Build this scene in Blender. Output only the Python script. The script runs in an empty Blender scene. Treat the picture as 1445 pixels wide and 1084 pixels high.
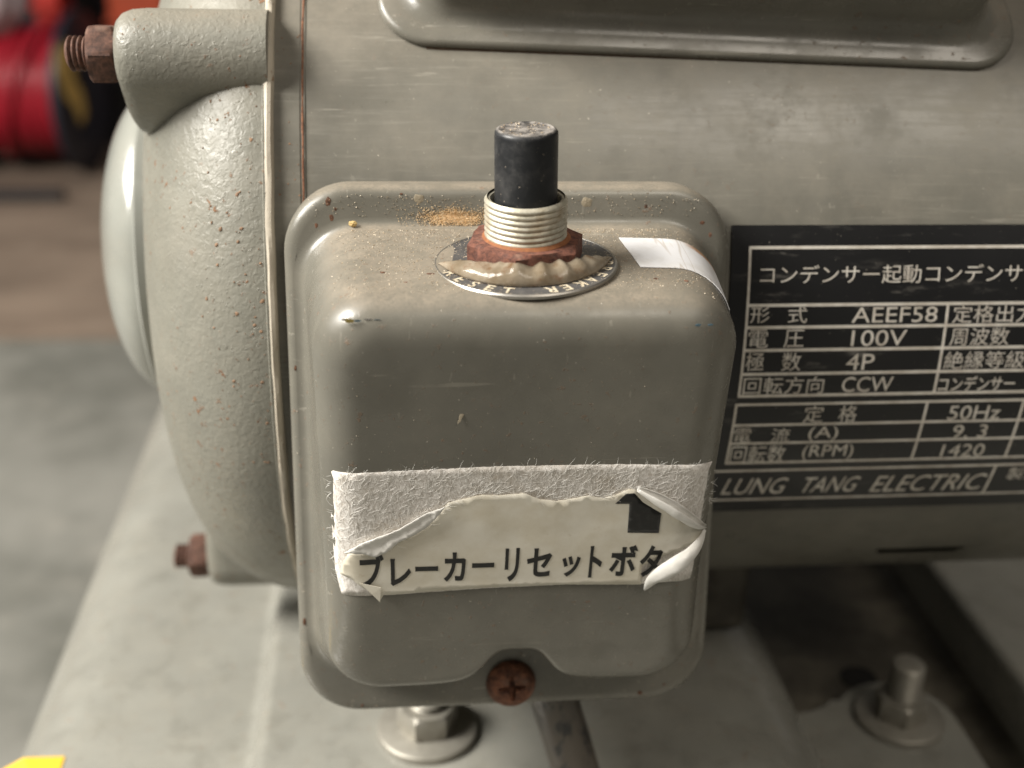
import bpy, bmesh, math, random
from mathutils import Vector, Matrix, noise
from mathutils.geometry import delaunay_2d_cdt
random.seed(7)
S = 0.001                       # everything below is written in millimetres
PI = math.pi
sc = bpy.context.scene
col = sc.collection

# ------------------------------------------------------------------ camera
cam = bpy.data.cameras.new('camera'); camo = bpy.data.objects.new('camera', cam); col.objects.link(camo)
cam.sensor_fit = 'HORIZONTAL'; cam.sensor_width = 36; cam.lens = 1700/1445*36
cam.clip_start = 0.01; cam.clip_end = 50
CF = Vector((0.0975641706663455, 0.9082614819345638, -0.406868913823873))
CR = Vector((0.9951011969531196, -0.09558466728993847, 0.025242408790372633))
CU = Vector((0.015963722142931652, 0.40733849782840537, 0.91313772661206))
m = Matrix((CR, CU, -CF)).transposed().to_4x4()
m.translation = Vector((-0.022419339569054637, -0.21057654721835461, 0.11140567491744323))
camo.matrix_world = m
cam.dof.use_dof = True; cam.dof.focus_distance = 0.212; cam.dof.aperture_fstop = 11.5; cam.dof.aperture_blades = 0
sc.camera = camo

# ------------------------------------------------------------------ light
w = bpy.data.worlds.new('World'); sc.world = w; w.use_nodes = True
bg = w.node_tree.nodes['Background']; bg.inputs[0].default_value = (1.0, 0.95, 0.87, 1); bg.inputs[1].default_value = 0.09

def area(name, loc, target, sx, sy, power, color):
    l = bpy.data.lights.new(name, 'AREA'); l.shape = 'RECTANGLE'; l.size = sx; l.size_y = sy
    l.energy = power; l.color = color
    o = bpy.data.objects.new(name, l); col.objects.link(o); o.location = loc
    o.rotation_euler = (Vector(target)-Vector(loc)).to_track_quat('-Z', 'Y').to_euler()
    return o
area('window_light', (-1.35, -0.20, 1.15), (-0.02, 0.02, 0.0), 0.95, 0.7, 84, (1.0, 0.96, 0.89))
area('fill_light', (0.75, -1.2, 1.75), (0.0, 0.05, 0.0), 1.0, 0.8, 14, (1.0, 0.91, 0.79))  # warm fill lamp added to brighten the front and right side

sc.render.engine = 'CYCLES'
sc.view_settings.view_transform = 'Standard'; sc.view_settings.look = 'None'
sc.view_settings.exposure = 0.16; sc.view_settings.gamma = 1
sc.cycles.max_bounces = 8

# ------------------------------------------------------------------ material helpers
class NT:
    def __init__(s, name):
        s.m = bpy.data.materials.new(name); s.m.use_nodes = True
        s.t = s.m.node_tree; s.b = s.t.nodes['Principled BSDF']; s.out = s.t.nodes['Material Output']
        s.co = s.t.nodes.new('ShaderNodeTexCoord').outputs['Object']
    def n(s, typ, **kw):
        x = s.t.nodes.new(typ)
        for k, v in kw.items():
            if k in x.inputs: 
                if hasattr(v, 'is_linked'): s.l(v, x.inputs[k])
                else: x.inputs[k].default_value = v
            else: setattr(x, k, v)
        return x
    def l(s, a, b): s.t.links.new(a, b)
    def noise(s, size, detail=4, rough=.55, stretch=None, off=0, dist=0):
        mp = s.n('ShaderNodeMapping'); s.l(s.co, mp.inputs[0])
        mp.inputs['Location'].default_value = (off, off*1.7, off*.6)
        if stretch: mp.inputs['Scale'].default_value = stretch
        x = s.n('ShaderNodeTexNoise', Scale=1000/size, Detail=detail, Roughness=rough, Distortion=dist); s.l(mp.outputs[0], x.inputs['Vector'])
        return x.outputs[0]
    def ramp(s, v, a, b, lo=0, hi=1):
        x = s.n('ShaderNodeMapRange'); x.interpolation_type = 'SMOOTHSTEP'; s.l(v, x.inputs[0])
        for i, q in enumerate((a, b, lo, hi)): x.inputs[i+1].default_value = q
        return x.outputs[0]
    def math(s, op, a, b):
        x = s.n('ShaderNodeMath', operation=op)
        for i, q in enumerate((a, b)):
            if hasattr(q, 'is_linked'): s.l(q, x.inputs[i])
            else: x.inputs[i].default_value = q
        return x.outputs[0]
    def mix(s, f, a, b):
        x = s.n('ShaderNodeMix', data_type='RGBA')
        for i, q in ((0, f), (6, a), (7, b)):
            if hasattr(q, 'is_linked'): s.l(q, x.inputs[i])
            elif i == 0: x.inputs[0].default_value = q
            else: x.inputs[i].default_value = (*q, 1) if len(q) == 3 else q
        return x.outputs[2]
    def mixf(s, f, a, b):
        x = s.n('ShaderNodeMix', data_type='FLOAT')
        for i, q in ((0, f), (2, a), (3, b)):
            if hasattr(q, 'is_linked'): s.l(q, x.inputs[i])
            else: x.inputs[i].default_value = q
        return x.outputs[0]
    def bump(s, h, dist, strength=1, prev=None):
        x = s.n('ShaderNodeBump', Strength=strength, Distance=dist*S); s.l(h, x.inputs['Height'])
        if prev is not None: s.l(prev, x.inputs['Normal'])
        return x.outputs[0]
    def set(s, color=None, rough=None, normal=None, metal=None, **kw):
        for k, v in (('Base Color', color), ('Roughness', rough), ('Normal', normal), ('Metallic', metal)):
            if v is None: continue
            if hasattr(v, 'is_linked'): s.l(v, s.b.inputs[k])
            elif k == 'Base Color': s.b.inputs[k].default_value = (*v, 1)
            else: s.b.inputs[k].default_value = v
        for k, v in kw.items(): s.b.inputs[k].default_value = v
        return s.m

PAINT = (0.148, 0.141, 0.118)
def paint(name, base=PAINT, rough=.36, peel=0.0, peelsize=2.6, rust=.0, dust=.0, streak=.0, specks=.0, dusty=.25, coat=0.0, wave=.05, rsize=1.5, scuff=0):
    t = NT(name)
    big = t.noise(26, 5, .6)
    c = t.mix(t.ramp(big, .3, .7), tuple(v*.9 for v in base), tuple(v*1.08 for v in base))
    r = t.mixf(t.ramp(t.noise(9, 6, .65, off=3), .35, .75), rough*.82, rough*1.35)
    if streak:                                           # wiped, horizontal brush marks
        st = t.noise(1.1, 6, .7, stretch=(.06, 1, 1), off=5)
        c = t.mix(t.math('MULTIPLY', t.ramp(st, .52, .72), streak), c, (.40, .375, .31))
        r = t.mixf(t.math('MULTIPLY', t.ramp(st, .45, .7), .5), r, .62)
    g = t.n('ShaderNodeNewGeometry')
    sep = t.n('ShaderNodeSeparateXYZ'); t.l(g.outputs['Normal'], sep.inputs[0])
    film = t.math('MULTIPLY', t.ramp(t.noise(14, 6, .7, off=9), .35, .8), dusty)   # thin grey film everywhere
    c = t.mix(film, c, (.30, .27, .215)); r = t.mixf(film, r, .8)
    if dust:                                             # settled workshop dust on upward faces
        up = t.ramp(sep.outputs[2], .52, .97)
        dn = t.math('MULTIPLY', t.ramp(t.noise(5, 6, .7, off=11), .25, .7, .4, 1), t.ramp(t.noise(.5, 4, .7, off=12), .3, .62, .45, 1))
        f = t.math('MULTIPLY', t.math('MULTIPLY', up, dn), dust)
        c = t.mix(f, c, (.265, .222, .168)); r = t.mixf(f, r, .95)
    if specks:
        sp = t.ramp(t.noise(.55, 2, .5, off=2), .735, .79)
        c = t.mix(t.math('MULTIPLY', sp, specks), c, (.62, .57, .48))
    if scuff:
        pm = t.ramp(t.noise(16, 4, .6, off=31), .42, .66)
        s1 = t.ramp(t.noise(1.3, 3, .5, stretch=(.07, 1, 1), off=33), .665, .70); s2 = t.ramp(t.noise(1.1, 3, .5, stretch=(1, 1, .08), off=37), .685, .72)
        sc_ = t.math('MULTIPLY', t.math('MULTIPLY', t.math('MAXIMUM', s1, s2), pm), scuff)
        c = t.mix(sc_, c, (.36, .335, .28)); r = t.mixf(sc_, r, .75)
        gm = t.ramp(t.noise(11, 5, .65, off=41), .48, .7)
        r = t.mixf(t.math('MULTIPLY', gm, .7), r, .5); c = t.mix(t.math('MULTIPLY', gm, .3), c, (.105, .098, .078))
    bh = t.noise(.25, 3, .6, off=8)
    nb = t.bump(bh, .012, .5)
    nb = t.bump(t.noise(22, 2, .4, off=15), wave*4, .8, nb)
    if peel:
        pn = t.noise(peelsize, 3, .5, dist=.6, off=4)
        nb = t.bump(pn, peel, 1, nb)
        pit = t.ramp(t.noise(1.1, 3, .6, off=14), .62, .72)
        nb = t.bump(pit, peel*.35, 1, nb)
    if rust:
        patch = t.ramp(t.noise(13, 4, .6, off=21), .38, .60)
        rs = t.math('MULTIPLY', t.ramp(t.noise(rsize, 5, .65, off=23), .61, .67), patch)
        rs = t.math('MULTIPLY', rs, rust)
        rc = t.mix(t.noise(.7, 3, .5, off=25), (.07, .03, .015), (.33, .17, .08))
        c = t.mix(rs, c, rc); r = t.mixf(rs, r, .9)
        nb = t.bump(rs, .09, 1, nb)
    m_ = t.set(c, r, nb)
    if coat: t.b.inputs['Coat Weight'].default_value = coat; t.b.inputs['Coat Roughness'].default_value = .12
    return m_

def rusty(name, dark=(.04, .018, .012), light=(.15, .070, .046), size=1.2, rough=.82):
    t = NT(name)
    a = t.noise(size, 6, .7); b = t.noise(size*3.5, 3, .5, off=4)
    c = t.mix(t.ramp(a, .3, .72), dark, light)
    c = t.mix(t.ramp(b, .55, .8, 0, .6), c, (.30, .19, .14))
    nb = t.bump(a, .13, 1)
    return t.set(c, rough, nb)

M = {}
M['cover'] = paint('cover_paint', rough=.2, rust=.4, dust=.92, specks=.8, dusty=.2, wave=.07, scuff=.4)
M['frame'] = paint('frame_paint', rough=.30, streak=.16, specks=.7, rust=.12, dust=.75, dusty=.3, wave=.06, scuff=.4)
M['bell'] = paint('cast_paint', base=(.198, .193, .162), rough=.43, peel=.2, peelsize=1.25, rust=1.0, rsize=2.0, dust=.5, specks=.3)
M['dome'] = paint('dome_paint', base=(.29, .295, .265), rough=.2, dusty=.2, coat=.5, wave=.02)
M['bed'] = paint('bed_paint', base=(.25, .247, .218), rough=.17, dusty=.2, specks=.3, rust=.3, wave=.12, scuff=.18, rsize=3)
M['lip'] = paint('lip_worn_highlight', base=(.46, .41, .33), rough=.6, peel=.12, rust=.9, dusty=.5)  # pale colour holds the worn edge and its painted-in highlight
M['rust'] = rusty('rust_brown')
M['rust_red'] = rusty('rust_red', (.06, .024, .017), (.21, .08, .05), .9)
M['rust_seam'] = rusty('rust_seam', (.085, .032, .016), (.27, .12, .06), .8)

t = NT('black_plastic'); a = t.noise(4, 6, .7); sp = t.ramp(t.noise(.5, 2, .5, off=2), .70, .76)
c = t.mix(t.ramp(a, .45, .8, 0, .55), (.012, .013, .015), (.075, .072, .068)); c = t.mix(t.math('MULTIPLY', sp, .7), c, (.45, .38, .30))
g = t.n('ShaderNodeNewGeometry'); sep = t.n('ShaderNodeSeparateXYZ'); t.l(g.outputs['Normal'], sep.inputs[0])
up = t.math('MULTIPLY', t.ramp(sep.outputs[2], .6, .95), t.ramp(t.noise(2, 5, .7, off=6), .35, .65, .1, .9))
c = t.mix(up, c, (.36, .33, .30)); M['black'] = t.set(c, t.mixf(t.ramp(a, .3, .7), .34, .62), t.bump(t.noise(.4, 3), .01, .6))

t = NT('plated_brass'); a = t.noise(1.4, 5, .6)
c = t.mix(t.ramp(a, .3, .7), (.40, .37, .285), (.57, .54, .45)); d = t.ramp(t.noise(5, 4, off=4), .5, .75)
c = t.mix(t.math('MULTIPLY', d, .55), c, (.33, .24, .14)); M['brass'] = t.set(c, .5, t.bump(t.noise(.5, 4), .06, .8), .55)
t = NT('orange_rust'); M['orange_rust'] = t.set(t.mix(t.noise(.8, 4), (.13, .045, .018), (.34, .13, .045)), .8)
t = NT('zinc_plate'); a = t.noise(3, 5, .6); M['zinc'] = t.set(t.mix(a, (.24, .225, .19), (.40, .38, .33)), .45, t.bump(a, .05), .5)
t = NT('dial_black'); a = t.noise(2, 6, .7); g = t.ramp(t.noise(.6, 3, .6, off=3), .58, .70)
M['dial'] = t.set(t.mix(t.math('MULTIPLY', g, .75), t.mix(a, (.03, .03, .032), (.13, .125, .12)), (.42, .34, .25)), .5)
t = NT('dial_rim'); M['dial_rim'] = t.set(t.mix(t.noise(2), (.28, .27, .25), (.5, .47, .42)), .4, metal=.8)
t = NT('dial_print'); M['dial_print'] = t.set(t.mix(t.ramp(t.noise(.7, 3), .4, .65), (.60, .53, .40), (.40, .33, .23)), .7)

t = NT('plate_black'); a = t.noise(30, 4, .6); s1 = t.ramp(t.noise(1.6, 6, .7, stretch=(.12, 1, .5), off=7), .56, .75)
sp = t.ramp(t.noise(.5, 2, off=3), .72, .77)
c = t.mix(t.math('MULTIPLY', s1, t.ramp(t.noise(20, 3, off=13), .38, .60)), (.0085, .0085, .009), (.15, .14, .125))
c = t.mix(t.math('MULTIPLY', sp, .6), c, (.35, .32, .27))
M['plate'] = t.set(c, t.mixf(a, .22, .50), t.bump(t.noise(.5, 3), .01, .4))
t = NT('plate_silver'); M['silver'] = t.set(t.mix(t.ramp(t.noise(3, 5, .6), .3, .7), (.54, .49, .42), (.74, .70, .63)), .42, metal=.25)

t = NT('paper_backing'); fib = t.noise(.55, 6, .75, stretch=(1, 1, .45), dist=1.2); thin = t.noise(7, 4, .6, off=3)
c = t.mix(t.ramp(fib, .36, .66), (.50, .46, .41), (.88, .85, .81)); c = t.mix(t.ramp(thin, .45, .75, 0, .7), c, (.44, .39, .32)); c = t.mix(t.ramp(t.noise(3, 6, .7, off=8), .58, .75, 0, .5), c, (.50, .38, .26))
M['backing'] = t.set(c, .92, t.bump(fib, .09, 1))
t = NT('label_film'); a = t.noise(9, 5, .65); b = t.ramp(t.noise(2.2, 6, .7, off=5), .58, .8)
c = t.mix(t.ramp(a, .3, .7), (.60, .55, .44), (.70, .665, .575)); c = t.mix(t.math('MULTIPLY', b, .5), c, (.40, .31, .20))
M['film'] = t.set(c, t.mixf(a, .25, .45), t.bump(t.noise(6, 2, .4, off=2), .25, .6))
t = NT('curl_white'); a = t.noise(1.8, 5, .6, stretch=(.5, 1, 1)); M['curl'] = t.set(t.mix(a, (.60, .575, .52), (.80, .79, .76)), .38, t.bump(a, .08, .7))
t = NT('label_ink'); M['ink'] = t.set(t.mix(t.ramp(t.noise(1.0, 5), .4, .8), (.005, .005, .005), (.018, .017, .016)), .4)
t = NT('white_tape'); a = t.noise(6, 4, .6); cr = t.ramp(t.noise(3.5, 2, .4, stretch=(1, .08, .08), off=5), .49, .505); cr2 = t.ramp(t.noise(3.5, 2, .4, stretch=(1, .08, .08), off=5), .505, .52)
ln = t.math('SUBTRACT', cr, cr2)
c = t.mix(t.ramp(a, .4, .7), (.80, .80, .82), (.72, .71, .70)); c = t.mix(t.math('MULTIPLY', ln, .5), c, (.45, .38, .30)); sx_ = t.n('ShaderNodeSeparateXYZ'); t.l(t.co, sx_.inputs[0])
e1 = t.math('MULTIPLY', t.ramp(sx_.outputs[0], .0300, .0335), t.ramp(t.math('ADD', sx_.outputs[1], t.math('MULTIPLY', t.noise(3, 4, off=2), .004)), -.0095, -.0075))
c = t.mix(e1, c, (.42, .23, .12)); M['tape'] = t.set(c, .45)

t = NT('plastic_skirt'); a = t.noise(5, 4, .6); b = t.ramp(t.noise(3, 5, .6, off=4), .5, .75)
c = t.mix(t.ramp(a, .3, .7), (.30, .235, .155), (.52, .45, .35)); c = t.mix(t.math('MULTIPLY', b, .85), c, (.24, .12, .05))
t.set(c, .13, t.bump(t.noise(2.5, 3, .5), .3, .7)); tr = t.n('ShaderNodeBsdfTranslucent'); t.l(c, tr.inputs[0]); mx = t.n('ShaderNodeMixShader'); mx.inputs[0].default_value = .35
t.l(t.b.outputs[0], mx.inputs[1]); t.l(tr.outputs[0], mx.inputs[2]); tp = t.n('ShaderNodeBsdfTransparent'); mx2 = t.n('ShaderNodeMixShader'); mx2.inputs[0].default_value = .3; t.l(mx.outputs[0], mx2.inputs[1]); t.l(tp.outputs[0], mx2.inputs[2]); t.l(mx2.outputs[0], t.out.inputs[0]); M['skirt'] = t.m
t = NT('sawdust'); M['sawdust'] = t.set(t.mix(t.ramp(t.noise(.4, 2), .35, .65), (.60, .40, .20), (.80, .62, .40)), .95)
t = NT('dust_grain'); M['grain'] = t.set(t.mix(t.ramp(t.noise(.9, 2), .35, .65), (.36, .27, .17), (.66, .58, .46)), .95)
t = NT('cable_sheath'); a = t.ramp(t.noise(5, 6, .7, stretch=(1, 1, .4)), .38, .48); M['cable'] = t.set(t.mix(a, (.018, .018, .019), (.095, .08, .064)), .36, t.bump(a, .1))
def plain(name, c, rough=.6, var=.25, size=20, metal=0):
    t = NT(name); a = t.noise(size, 5, .6)
    return t.set(t.mix(a, tuple(v*(1-var) for v in c), tuple(v*(1+var) for v in c)), rough, metal=metal)
M['dark'] = plain('hole_shade', (.008, .007, .006), .9)
M['yellow'] = plain('yellow_vinyl', (.75, .47, .04), .4, .1)
M['blue_smear'] = plain('blue_smear', (.12, .22, .30), .5); M['yellow_smear'] = plain('yellow_smear', (.55, .42, .12), .5); M['white_smear'] = plain('white_smear', (.62, .60, .60), .4)

# ------------------------------------------------------------------ mesh helpers
PM = {}
def obj(name, verts, faces, mat, parent=None, smooth=True, sharp=40, mats=None, midx=None):
    me = bpy.data.meshes.new(name)
    me.from_pydata([Vector(v)*S for v in verts], [], faces)
    me.materials.append(mat)
    if mats:
        for q in mats: me.materials.append(q)
    me.update()
    bm = bmesh.new(); bm.from_mesh(me); bmesh.ops.recalc_face_normals(bm, faces=bm.faces); bm.to_mesh(me); bm.free()
    if smooth:
        me.polygons.foreach_set('use_smooth', [True]*len(me.polygons)); me.set_sharp_from_angle(angle=math.radians(sharp))
    if midx: me.polygons.foreach_set('material_index', midx)
    o = bpy.data.objects.new(name, me); col.objects.link(o)
    if parent is not None: attach(o, parent)
    return o
def attach(o, parent):
    o.parent = parent
    top = parent
    mtx = Matrix()
    if parent.name in PM: o.matrix_parent_inverse = PM[parent.name].inverted()
def tag(o, label, cat=None, group=None, kind=None):
    if label: o['label'] = label
    if cat: o['category'] = cat
    if group: o['group'] = group
    if kind: o['kind'] = kind
    return o
def thing(name, loc, label, cat, group=None):
    """An Empty at the thing's base; its parts are still written in world millimetres."""
    o = bpy.data.objects.new(name, None); col.objects.link(o); o.empty_display_size = .01
    o.location = Vector(loc)*S; PM[o.name] = Matrix.Translation(o.location)
    return tag(o, label, cat, group)
def loft(rings, closed=True, cap0=False, cap1=False):
    n = len(rings[0]); v = [p for r in rings for p in r]; f = []
    for i in range(len(rings)-1):
        for j in range(n if closed else n-1):
            k = (j+1) % n
            f.append((i*n+j, i*n+k, (i+1)*n+k, (i+1)*n+j))
    if cap0: f.append(tuple(range(n)))
    if cap1: f.append(tuple(range((len(rings)-1)*n, len(rings)*n)))
    return v, f
class Frame:
    """local axes -> millimetre coordinates"""
    def __init__(s, o, x, y, z): s.o, s.x, s.y, s.z = map(Vector, (o, x, y, z))
    def __call__(s, a, b, c): return s.o + s.x*a + s.y*b + s.z*c
def lathe(fr, prof, n=48, cap=True):
    """prof: list of (radius, height) along the frame's z"""
    rings = [[fr(r*math.cos(2*PI*k/n), r*math.sin(2*PI*k/n), h) for k in range(n)] for r, h in prof]
    return loft(rings, True, cap, cap)
def hexnut(fr, af, h, hole=0, ch=.08):
    """hex prism with chamfered corners"""
    R_ = af/2/math.cos(PI/6); n = 48; rings = []
    def rad(k):
        a = (2*PI*k/n) % (PI/3) - PI/6
        return af/2/math.cos(a)
    for z, lim in ((0, af*.5*1.02), (h*ch*1.2, R_), (h*(1-ch*1.6), R_), (h, af*.5*.99)):
        rings.append([fr(min(rad(k), lim)*math.cos(2*PI*k/n), min(rad(k), lim)*math.sin(2*PI*k/n), z) for k in range(n)])
    return loft(rings, True, True, True)
def thread(fr, r, h0, h1, pitch, depth, n=48, cap=True):
    prof = []; z = h0; k = 0
    while z < h1:
        prof += [(r-depth, z), (r-depth*.15, z+pitch*.32), (r, z+pitch*.5), (r-depth*.15, z+pitch*.68)]; z += pitch
    prof.append((r-depth, z)); prof.append((r-depth*1.6, z+pitch*.2))
    rings = []
    for r_, h in prof:
        rings.append([fr(r_*math.cos(2*PI*q/n), r_*math.sin(2*PI*q/n), h+pitch*.18*math.sin(2*PI*q/n)) for q in range(n)])
    return loft(rings, True, cap, cap)
def box_geo(x0, x1, y0, y1, z0, z1):
    v = [(x, y, z) for x in (x0, x1) for y in (y0, y1) for z in (z0, z1)]
    return v, [(0, 1, 3, 2), (4, 6, 7, 5), (0, 4, 5, 1), (2, 3, 7, 6), (0, 2, 6, 4), (1, 5, 7, 3)]
def bevel(o, width, seg=2):
    md = o.modifiers.new('bevel', 'BEVEL'); md.width = width*S; md.segments = seg; md.limit_method = 'ANGLE'
def tube(path, rad, n=20):
    rings = []; pts = [Vector(p) for p in path]
    for i, p in enumerate(pts):
        d = (pts[min(i+1, len(pts)-1)]-pts[max(i-1, 0)]).normalized()
        a = d.orthogonal().normalized() if i == 0 else (a - d*a.dot(d)).normalized()
        b = d.cross(a); r = rad[i] if isinstance(rad, (list, tuple)) else rad
        rings.append([p+a*r*math.cos(2*PI*k/n)+b*r*math.sin(2*PI*k/n) for k in range(n)])
    return loft(rings, True, True, True)
def smoothpath(pts, k=6):
    out = []; P = [Vector(p) for p in pts]
    for i in range(len(P)-1):
        a, b, c, d = P[max(i-1, 0)], P[i], P[i+1], P[min(i+2, len(P)-1)]
        for j in range(k):
            t_ = j/k; out.append(.5*((2*b)+(-a+c)*t_+(2*a-5*b+4*c-d)*t_**2+(-a+3*b-3*c+d)*t_**3))
    return out+[P[-1]]

# text -> flat outline meshes (verts normalised to 0..1 of their own box)
_glyph = {}
def glyph(body, bold=0.0):
    key = (body, bold)
    if key in _glyph: return _glyph[key]
    cu = bpy.data.curves.new('print', 'FONT'); cu.body = body; cu.offset = bold; cu.resolution_u = 3
    o = bpy.data.objects.new('print', cu); col.objects.link(o)
    bpy.context.view_layer.update()
    me = bpy.data.meshes.new_from_object(o.evaluated_get(bpy.context.evaluated_depsgraph_get()))
    v = [(p.co.x, p.co.y) for p in me.vertices]; f = [tuple(p.vertices) for p in me.polygons]
    bpy.data.objects.remove(o); bpy.data.curves.remove(cu); bpy.data.meshes.remove(me)
    x0 = min(p[0] for p in v); x1 = max(p[0] for p in v); y0 = min(p[1] for p in v); y1 = max(p[1] for p in v)
    _glyph[key] = ([((p[0]-x0)/(x1-x0), (p[1]-y0)/(y1-y0)) for p in v], f, (x1-x0)/(y1-y0))
    return _glyph[key]

# ================================================================== the floor and the machine bed
FZ = -420
t = NT('concrete'); a = t.noise(220, 8, .65); b = t.noise(45, 6, .7, off=3)
c = t.mix(t.ramp(a, .35, .65), (.115, .115, .098), (.235, .23, .205)); c = t.mix(t.ramp(b, .5, .72, 0, .5), c, (.29, .275, .24))
M['concrete'] = t.set(c, .8, t.bump(b, 1.5, .5))
t = NT('dusty_boards'); a = t.noise(160, 7, .65, stretch=(.5, 1, 1)); b = t.noise(30, 6, .7, off=3)
c = t.mix(t.ramp(a, .3, .7), (.13, .095, .07), (.27, .205, .155)); c = t.mix(t.ramp(b, .5, .75, 0, .4), c, (.30, .25, .2))
M['boards'] = t.set(c, .85, t.bump(b, 1.5, .5))
tag(obj('floor', [(-4000, -1500, FZ), (4000, -1500, FZ), (4000, 6000, FZ), (-4000, 6000, FZ)], [(0, 1, 2, 3)], M['concrete']), None, None, None, 'structure')
v, f = box_geo(-2600, 900, 1120, 5600, FZ+.5, FZ+6)
tag(obj('floor_slab', v, f, M['boards'], smooth=False), None, None, None, 'structure')

bed = thing('machine_base', (20, 120, FZ), 'light grey painted steel machine base under the motor', 'machine base')
prof = [(-127, FZ)]
def arc(cx, cz, r, a0, a1, n=8):
    return [(cx+r*math.cos(math.radians(a0+(a1-a0)*i/n)), cz+r*math.sin(math.radians(a0+(a1-a0)*i/n))) for i in range(n+1)]
prof += [(-127, -200), (-127, -135)] + arc(-99, -129, 28, 180, 92, 14) + [(-94, -100.8), (-80, -100.5), (-64, -100.6)]
prof += arc(-62, -97.6, 3, -95, -20, 5) + arc(-54.5, -94.5, 3.2, 165, 90, 6) + [(-40, -91.3), (20, -91.2), (52, -91.4)] + arc(62, -121, 29.4, 88, 14, 14)
prof += arc(90.5, -114.5, 3, 190, 262, 4) + [(100, -118), (140, -118)] + arc(146, -114, 3.4, -85, -8, 4) + arc(152, -99, 3, 172, 92, 6) + [(200, -95.7), (262, -96)] + arc(265, -104, 8, 85, 0, 6) + [(273, FZ)]
ys = [-70, -60, 0, 60, 120, 180, 240, 300, 330]
t = NT('motor_shade_steel'); a = t.noise(18, 6, .65); M['motor_shade'] = t.set(t.mix(t.ramp(a, .35, .7), (.055, .048, .036), (.14, .125, .095)), .55, t.bump(a, .3))  # dark colour stands in for shade under the motor, on channel and bracket
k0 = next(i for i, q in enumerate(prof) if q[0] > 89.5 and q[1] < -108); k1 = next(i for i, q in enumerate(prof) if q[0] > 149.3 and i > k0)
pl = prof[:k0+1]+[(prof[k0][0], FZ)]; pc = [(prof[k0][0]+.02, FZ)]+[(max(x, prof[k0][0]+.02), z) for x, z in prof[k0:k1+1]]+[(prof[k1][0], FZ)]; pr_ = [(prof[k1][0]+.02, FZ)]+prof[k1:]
for nm, pp, mt in (('bed', pl, 'bed'), ('channel', pc, 'motor_shade'), ('rail', pr_, 'bed')):
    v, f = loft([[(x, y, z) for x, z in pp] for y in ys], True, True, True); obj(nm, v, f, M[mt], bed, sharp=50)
# pad, bolts
outl = [(79, -69), (137, -69)] + [(119.5+17.5*math.cos(math.radians(k)), 52.5+17.5*math.sin(math.radians(k))) for k in range(0, 145, 9)] + [(102.5, 63), (100, 60.6), (95, 58.5), (88, 57.5), (79, 57)]
o = obj('bolt_tab', *loft([[(x, y, -118.2) for x, y in outl], [(x, y, -114.4) for x, y in outl], [(112+(x-112)*.97, y*.985, -113.4) for x, y in outl]], True, True, True), M['bed'], bed)
def base_bolt(x, y, z, stud, spin):
    fr = Frame((x, y, z), (math.cos(spin), math.sin(spin), 0), (-math.sin(spin), math.cos(spin), 0), (0, 0, 1))
    b = obj('bolt', *thread(fr, 4.6, .2, stud, 1.2, .5, 32), M['zinc'], bed)
    obj('washer', *lathe(fr, [(12.2, 0), (12.5, .4), (12.4, 1.8), (11.9, 2.2)], 48), M['zinc'], b)
    obj('nut', *hexnut(Frame(fr(0, 0, 2.25), fr.x, fr.y, fr.z), 13, 6.4), M['zinc'], b)
base_bolt(119.5, 52.5, -113.35, 19, .35)
base_bolt(-15.5, 30, -91.3, 10.5, .1)
v, f = lathe(Frame((117.5, 77, -118), (1, 0, 0), (0, 1, 0), (0, 0, 1)), [(5.6, 0), (5.6, .5), (5.0, .55), (4.6, .3)], 32); obj('bolt_hole_disc', v, f, M['dark'], bed)  # raised disc, its dark colour stands in for shade inside a bolt hole
v, f = [], []
for i, (x, y) in enumerate([(-124.6, 20), (-106.9, 20), (-106.9, 39.2), (-117, 39.4), (-124.6, 36)]):
    v.append((x, y, -102.2 + (-2.2 if x < -118 else .35))); 
v += [(a_, b_, c_-.5) for a_, b_, c_ in v]
tag(obj('sticker', v, [(0, 1, 2, 3, 4), (0, 5, 6, 1), (1, 6, 7, 2), (2, 7, 8, 3), (3, 8, 9, 4), (4, 9, 5, 0)], M['yellow'], bed, smooth=False), 'yellow warning sticker on the corner of the base')

# ================================================================== the motor
R, YC, ZC = 89.0, 99.0, 15.3
motor = thing('electric_motor', (50, YC, -91), 'grey painted electric motor with cast end bell, black nameplate and capacitor cover', 'electric motor')
def cyl(x, r, deg): a_ = math.radians(deg); return (x, YC-r*math.cos(a_), ZC+r*math.sin(a_))
# frame: rolled steel shell, with a real vent slot cut through
xs = [-45, -39.6, -39.4, -38.6, -38.4, -20, 0, 20, 40, 60, 80, 94.5, 95.6, 115.6, 116.7, 135, 150]
rr = [89.35, 89.35, 89.2, 89.2, 89] + [89]*12
degs = [-180+2.5*k for k in range(54)] + [-44.2, -43.2, -42.2, -41.4, -40.8, -40] + [-37.5+2.5*k for k in range(87)]
v = []; f = []
nd = len(degs)
for x, r_ in zip(xs, rr):
    for d in degs: v.append(cyl(x, r_, d))
for i in range(len(xs)-1):
    for j in range(nd):
        mid = degs[j]
        if 94 < xs[i] < 116 and -43.3 < mid < -41.0: 
            if xs[i] in (95.6,) or -42.3 < mid < -41.3: continue
        f.append((i*nd+j, i*nd+(j+1) % nd, (i+1)*nd+(j+1) % nd, (i+1)*nd+j))
f.append(tuple((len(xs)-1)*nd+j for j in range(nd)))
obj('frame', v, f, M['frame'], motor, sharp=30)
# rusty weld seam ring
v = []; nn = 240
rings = []
for x, r_ in ((-39.28, 89.1), (-39.15, 89.33), (-38.9, 89.33), (-38.75, 88.9)):
    rings.append([cyl(x+.16*noise.noise((k*.35, 1, 0)), r_+.2*noise.noise((k*.5, 3, x)), -180+360*k/nn) for k in range(nn)])
obj('seam', *loft(rings), M['rust_seam'], motor)
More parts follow.
